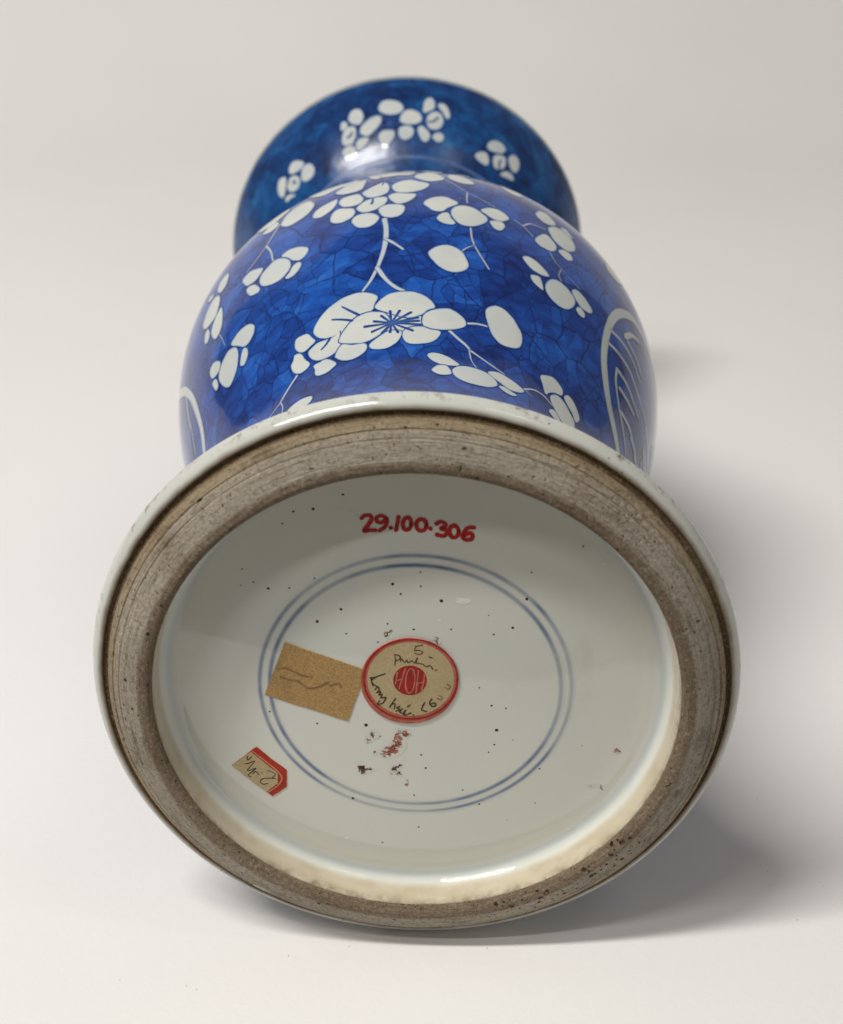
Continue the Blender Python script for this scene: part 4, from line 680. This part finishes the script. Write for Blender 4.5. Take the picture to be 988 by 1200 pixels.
def slab(name, outline, surf, mat, parent, off0, off1, straight=True, n=64):
    """a thin piece of paper: top face and edge"""
    o = np.asarray(outline, float) * 1e-4
    if not straight:
        o = closed_curve(o, n)
    else:
        pts = []
        for a, b in zip(o, np.roll(o, -1, 0)):
            for s in np.linspace(0, 1, 8, endpoint=False):
                pts.append(a + (b - a) * s + RNG.randn(2) * .0006 * (s > 0))
        o = np.array(pts)
    k = len(o)
    c = o.mean(0)
    rings = [c + (o - c) * s for s in (.25, .5, .75, 1.0)]
    V = np.vstack([c[None]] + rings)
    P, N = surf(V[:, 0], V[:, 1], off1)
    Pb, Nb = surf(o[:, 0], o[:, 1], off0)
    P = np.vstack([P, Pb])
    f = [(0, 1 + j, 1 + (j + 1) % k) for j in range(k)]
    for r in range(4):
        f += [(1 + r * k + j, 1 + (r + 1) * k + j, 1 + (r + 1) * k + (j + 1) % k, 1 + r * k + (j + 1) % k) for j in range(k)]
    return mesh_obj(name, P, f, mat, parent, smooth=False)


# ------------------------------------------------------------------ the setting: table and white paper sweep
def sweep():
    prof = [(-0.17, 0.0)] + [(y, 0.0) for y in np.linspace(-.1, .95, 12)]
    for a in np.linspace(0, math.pi / 2, 25)[1:]:
        prof.append((.95 + .55 * math.sin(a), .55 * (1 - math.cos(a))))
    prof.append((1.5, 1.5))
    xs = np.linspace(-1.4, 1.4, 57)
    v, f = [], []
    for k, (y, z) in enumerate(prof):
        for x in xs:
            yy = y
            if k == 0:
                yy = y + .012 * math.sin(x * 21 + .6) + .008 * math.sin(x * 55)
            v.append((x, yy, z))
    c = len(xs)
    for i in range(len(prof) - 1):
        f += [(i * c + j, i * c + j + 1, (i + 1) * c + j + 1, (i + 1) * c + j) for j in range(c - 1)]
    o = mesh_obj('paper_backdrop', v, f, MAT['backdrop'])
    o['kind'] = 'structure'
    o['label'] = 'white paper sheet curving up behind the vase'
    so = o.modifiers.new('thickness', 'SOLIDIFY')
    so.thickness = .0006
    so.offset = 1.0 if o.data.polygons[0].normal.z < 0 else -1.0
    return o


sweep()
tb = mesh_obj('table_top', [(-1.5, -2.2, -.0012), (1.5, -2.2, -.0012), (1.5, 1.6, -.0012), (-1.5, 1.6, -.0012), (-1.5, -2.2, -.04), (1.5, -2.2, -.04), (1.5, 1.6, -.04), (-1.5, 1.6, -.04)],
              [(0, 1, 2, 3), (7, 6, 5, 4), (0, 4, 5, 1), (1, 5, 6, 2), (2, 6, 7, 3), (3, 7, 4, 0)], MAT['table'], smooth=False)
tb['kind'] = 'structure'
tb['label'] = 'dark table under the white paper'

# ------------------------------------------------------------------ the vase
vase = bpy.data.objects.new('vase', None)
COL.objects.link(vase)
vase.matrix_world = FRAME
vase['label'] = 'blue and white porcelain vase lying on its side, base towards the viewer'
vase['category'] = 'vase'

ts = np.linspace(.2, 3.05, 300)
body = revolve('body', np.c_[radius(ts), ts], MAT['cobalt'], vase, 448, ts * 1.12)
ts = np.linspace(3.05, 4.128, 130)
mouth = revolve('mouth', np.c_[radius(ts), ts], MAT['teal'], vase, 384, ts * 1.2 + .37)
ts = np.linspace(4.128, 4.1424, 8)
lip = [(float(radius(t)), t) for t in ts] + [(.977, 4.152), (.968, 4.160), (.955, 4.158), (.945, 4.15)]
revolve('mouth_lip', lip, MAT['lip'], vase, 384)
inn = [(.945, 4.15)] + [(float(radius(t)) - .035, t) for t in np.linspace(4.12, 3.1, 40)] + [(float(radius(t)) - .06, t) for t in np.linspace(3.05, 1.0, 40)] + [(.45, .85), (0.02, .82)]
revolve('inner_wall', inn, MAT['inside'], vase, 160)
ts = np.linspace(3.712, 3.722, 4)
revolve('neck_line', np.c_[radius(ts) + .0016, ts], MAT['neckline'], vase, 384)

RIM = [(.76, -.33), (.82, -.21), (.885, -.118), (.938, -.062), (.974, -.027), (.991, -.011), (.9985, -.002), (.9995, .003), (.9985, .010), (.9955, .021), (.9895, .033), (.9815, .0420), (.973, .0468), (.965, .0475), (.9605, .044)]
rp = smooth_profile(RIM, 150)
revolve('foot_rim', np.c_[rp[:, 0], -rp[:, 1]], MAT['rim'], vase, 512, side=-1)
RING = [(.9635, .044), (.958, .0415), (.949, .0415), (.9455, .046), (.9435, .056), (.942, .064), (.9405, .0695), (.936, .0745), (.930, .081), (.9265, .0835), (.923, .0825), (.9195, .0900), (.910, .0975), (.905, .1005), (.902, .1000), (.898, .1055), (.880, .116), (.862, .1245), (.845, .130), (.832, .1325), (.822, .1325), (.812, .129), (.804, .121), (.8012, .104)]
rp = smooth_profile(RING, 180)
revolve('foot_ring', np.c_[rp[:, 0], -rp[:, 1]], MAT['biscuit'], vase, 768, side=-1)
RP = rp


def ring_pt(phi, v, off=0.0):
    phi = np.asarray(phi, float)
    r = np.interp(v, np.linspace(0, 1, len(RP)), RP[:, 0])
    h = np.interp(v, np.linspace(0, 1, len(RP)), RP[:, 1])
    p = place(r, -h, phi)
    n = np.broadcast_to(np.array([0., -1, 0]), p.shape)
    return p + n * off, n


bp = BPROF[::-1].copy()
bp[-1, 0] = 1e-4
base = revolve('base', np.c_[bp[:, 0], -bp[:, 1]], MAT['base'], vase, 384, bp[:, 0], side=-1)

# ---- painting on the body
E4 = 1e-4
PXR = 1 / 283.0
METB = np.array([.9, 1.1])
METM = np.array([.85, 1.3])
NAMES = {'main': 'blossom', 'rear': 'blossom', 'small': 'blossom', 'shoulder': 'blossom', 'shoulder_front': 'blossom', 'shoulder_left': 'blossom',
         'shoulder_right': 'blossom', 'bud': 'bud', 'leaf': 'petal', 'mouth': 'blossom'}


def paint_blossom(b, parent, met, grow=.0042):
    bag = Bag()
    off = 9e-5
    for k, p in enumerate(b['p']):
        blob(bag, np.array(p) * E4, wall, met, off + k * 7e-6, grow)
    o = bag.build(NAMES[b['k']], MAT['petal'], parent)
    if b['s']:
        sb = Bag()
        for k, (line, w) in enumerate(b['s']):
            ribbon(sb, np.array(line) * E4, w * PXR * 1.45, wall, met, off + 7e-5 + k * 2e-6, (1, 1.0) if w > 2.3 else (.7, 1.15))
        if parent is vase:
            sb.build('stamen', MAT['stamen'], o)
        else:
            sb.build('stamen', MAT['stamen'], parent)
    return o


for b in DATA['R']:
    paint_blossom(b, body, METB)
for b in DATA['MO']:
    paint_blossom(b, mouth, METM, .004)
for g in DATA['BR']:
    bag = Bag()
    for k, (line, w) in enumerate(g):
        ribbon(bag, np.array(line) * E4, w * PXR * 1.25, wall, METB, 6e-5 + k * 4e-6, (1, .85))
    bag.build('branch', MAT['branch'], body)

# two rounded panels with chevron veins, half of each seen at the sides
PAN = DATA['PAN']


def mirror(line, c):
    return [(2 * c - p[0], p[1]) for p in line][::-1]


def panel(out, veins, axis, wide):
    bag = Bag()
    o = [(p[0] * E4, p[1] * E4) for p in out]
    top = max(p[1] for p in o)
    loop = o + [((o[-1][0] + axis) / 2, top + .028), (axis, top + .036)] + [(axis * 1.5 - o[-1][0] * .5, top + .028)] + mirror(o, axis)
    ribbon(bag, loop, wide, wall, METB, 7e-5)
    k = 0
    for v, w in veins:
        q = [(p[0] * E4, p[1] * E4) for p in v]
        for line in (q, mirror(q, axis)):
            ribbon(bag, line, w, wall, METB, 8e-5 + k * 4e-6, (1, .7))
            k += 1
    bag.build('leaf_panel', MAT['panel'], body)


panel(PAN['r_out'][:10], [(v, .022) for v in PAN['r_veins']] + [(PAN['r_in'], .034)], 1.36, .046)
panel(PAN['l_out'][::-1], [(PAN['l_in'], .018), (PAN['l_in2'], .013)], -1.52, .042)

# ---- the base: rings, number, labels, specks
for rr, w in ((.482, .024), (.450, .025)):
    bag = Bag()
    a = np.linspace(0, 2 * math.pi, 73)
    line = np.stack([rr * np.sin(a) + .000, rr * np.cos(a) - .002], -1)
    ribbon(bag, line, w, floor_pt, np.array([1., 1.]), 4e-5 if rr > .46 else 5e-5, per=4, jitter=.0, caps=False)
    bag.build('painted_ring', MAT['ring' if rr > .46 else 'ring_dark'], base)

bag = Bag()
for k, line in enumerate(DATA['NUM']):
    ribbon(bag, np.array(line) * E4, .0125, floor_pt, np.array([1., 1.]), 1.0e-4 + k * 4e-6, per=8, jitter=.25)
num = bag.build('accession_number', MAT['redpaint'], base)
num['label'] = 'hand painted red number 29.100.306'

LAB = DATA['LAB']
M1 = np.array([1., 1.])


def writing(lines, parent, mat, w, off, name='handwriting', taper=(1, 1)):
    bag = Bag()
    for k, line in enumerate(lines):
        ribbon(bag, np.array(line) * E4, w, floor_pt, M1, off + k * 3e-6, taper, 8, .5)
    return bag.build(name, mat, parent)


rect = slab('rectangular_label', LAB['rect'], floor_pt, MAT['kraft'], vase, 0, 2.2e-4)
rect['label'] = 'blank brown paper rectangle with faded writing'
writing(LAB['rw'], rect, MAT['faint'], .0075, 2.5e-4)
rl = slab('round_label', LAB['round_out'], floor_pt, MAT['pinkprint'], vase, 0, 4.0e-4, False)
rl['label'] = 'round cream paper label with red border and a red central stamp'
slab('label_face', LAB['round_in'], floor_pt, MAT['cream'], rl, 3.9e-4, 4.3e-4, False)
writing([LAB['round_line']], rl, MAT['redprint'], .0065, 4.7e-4, 'border_line')
slab('stamp', LAB['med'], floor_pt, MAT['redprint'], rl, 4.2e-4, 4.6e-4, False)
writing(LAB['hoh'], rl, MAT['hohline'], .0040, 5.0e-4, 'stamp_letters')
writing(LAB['w1'], rl, MAT['ink2'], .0036, 4.9e-4)
writing(LAB['w2'], rl, MAT['ink'], .0042, 4.9e-4)
writing(LAB['w3'], rl, MAT['faint'], .0040, 4.9e-4)
sl = slab('corner_label', LAB['sm_out'], floor_pt, MAT['vermilion'], vase, 0, 2.2e-4)
sl['label'] = 'small clipped cream label with a red border'
slab('label_face', LAB['sm_in'], floor_pt, MAT['cream'], sl, 2.1e-4, 2.6e-4)
writing([LAB['sm_line']], sl, MAT['palepink'], .0045, 3.0e-4, 'border_line')
writing(LAB['sw'], sl, MAT['ink2'], .0034, 3.0e-4)

bag = Bag()
for k, (x, z) in enumerate(DATA['PIN']):
    r = .0022 + .0030 * RNG.rand() ** 2
    a = np.linspace(0, 2 * math.pi, 8, endpoint=False)
    o = np.stack([x * E4 + r * np.cos(a) * (.8 + .5 * RNG.rand(8)), z * E4 + r * np.sin(a) * (.8 + .5 * RNG.rand(8))], -1)
    blob(bag, o, floor_pt, M1, 4e-5, .0004, 12, 4)
for k in range(12):
    a, r, q = RNG.rand() * 6.283, .1 + .62 * RNG.rand() ** .6, .0012 + .0016 * RNG.rand()
    x, z = r * math.sin(a), r * math.cos(a)
    t = np.linspace(0, 2 * math.pi, 7, endpoint=False)
    blob(bag, np.stack([x + q * np.cos(t), z + q * np.sin(t)], -1), floor_pt, M1, 4e-5, .0003, 10, 4)
pn = bag.build('kiln_specks', MAT['pin'], base)
pn['kind'] = 'stuff'
bag = Bag()                                        # grit baked into the foot ring, thickest at the lower right
for k in range(150):
    if k < 90:
        phi, v = 2.05 + .85 * RNG.rand(), .50 + .42 * RNG.rand()
    else:
        phi, v = -3.1 + 6.2 * RNG.rand(), .2 + .7 * RNG.rand()
    q = .0012 + .0045 * RNG.rand() ** 3
    t = np.linspace(0, 2 * math.pi, 7, endpoint=False)
    w = .6 + .8 * RNG.rand(7)
    blob(bag, np.stack([phi + 1.5 * q * np.cos(t) * w / .87, v + q * np.sin(t) * w / .19], -1), ring_pt, np.array([.87, .19]), 1.0e-4, q * .08, 10, 4)
gr = bag.build('grit', MAT['grit'], vase)
gr['kind'] = 'stuff'
bag = Bag()                                        # bare flecks where the base glaze has flaked
for x, z, ax_, az_ in DATA['FLAKE']:
    t = np.linspace(0, 2 * math.pi, 9, endpoint=False)
    w = .75 + .5 * RNG.rand(9)
    blob(bag, np.stack([x + ax_ * np.cos(t) * w, z + az_ * np.sin(t) * w], -1), floor_pt, M1, 5e-5, .0006, 24, 5)
fk = bag.build('glaze_flakes', MAT['flake'], base)
fk['kind'] = 'stuff'
bag = Bag()
a = np.linspace(0, 2 * math.pi, 14, endpoint=False)
blob(bag, np.stack([-2.546 + .032 * np.cos(a) * (.7 + .6 * RNG.rand(14)), .36 + .13 * np.sin(a) * (.7 + .6 * RNG.rand(14))], -1), ring_pt, np.array([.9, .2]), 1.2e-4, .001, 40, 7)
bag.build('chip', MAT['chip'], vase)
RES = DATA['RES']
for key, mt, g in (('a', 'stain_brown', .004), ('b', 'stain_tan', .006), ('c', 'stain_red', .010), ('d', 'stain_brown', .003), ('e', 'stain_brown', .004),
                   ('g', 'stain_brown', .003), ('h', 'stain_brown', .003), ('i', 'stain_red', .003), ('j', 'stain_brown', .003), ('k', 'stain_tan', .003), ('l', 'stain_brown', .002),
                   ('m', 'stain_red', .006), ('n', 'stain_tan', .003), ('o', 'stain_red', .003), ('p', 'stain_tan', .003), ('q', 'stain_tan', .003)):
    bag = Bag()
    blob(bag, np.array(RES[key]) * E4, floor_pt, M1, 6e-5, g, 40, 7)
    bag.build('glue_residue', MAT[mt], base)

# dust on the paper
bag = Bag()


def paper_pt(x, y, off=0.0):
    x = np.asarray(x, float)
    return np.stack([x, np.asarray(y, float), 0 * x + off + .0002], -1), np.broadcast_to(np.array([0., 0, 1]), (len(x), 3))


for (x, y, q) in DATA['DUST']:
    t = np.linspace(0, 2 * math.pi, 6, endpoint=False)
    blob(bag, np.stack([x + q * np.cos(t) * (.6 + RNG.rand(6)), y + q * np.sin(t) * (.6 + RNG.rand(6))], -1), paper_pt, M1, 0, q * .1, 10, 4)
du = bag.build('dust', MAT['dust'], None)
du['kind'] = 'stuff'
du['label'] = 'tiny dark dust specks scattered on the white paper'
du['category'] = 'dust'
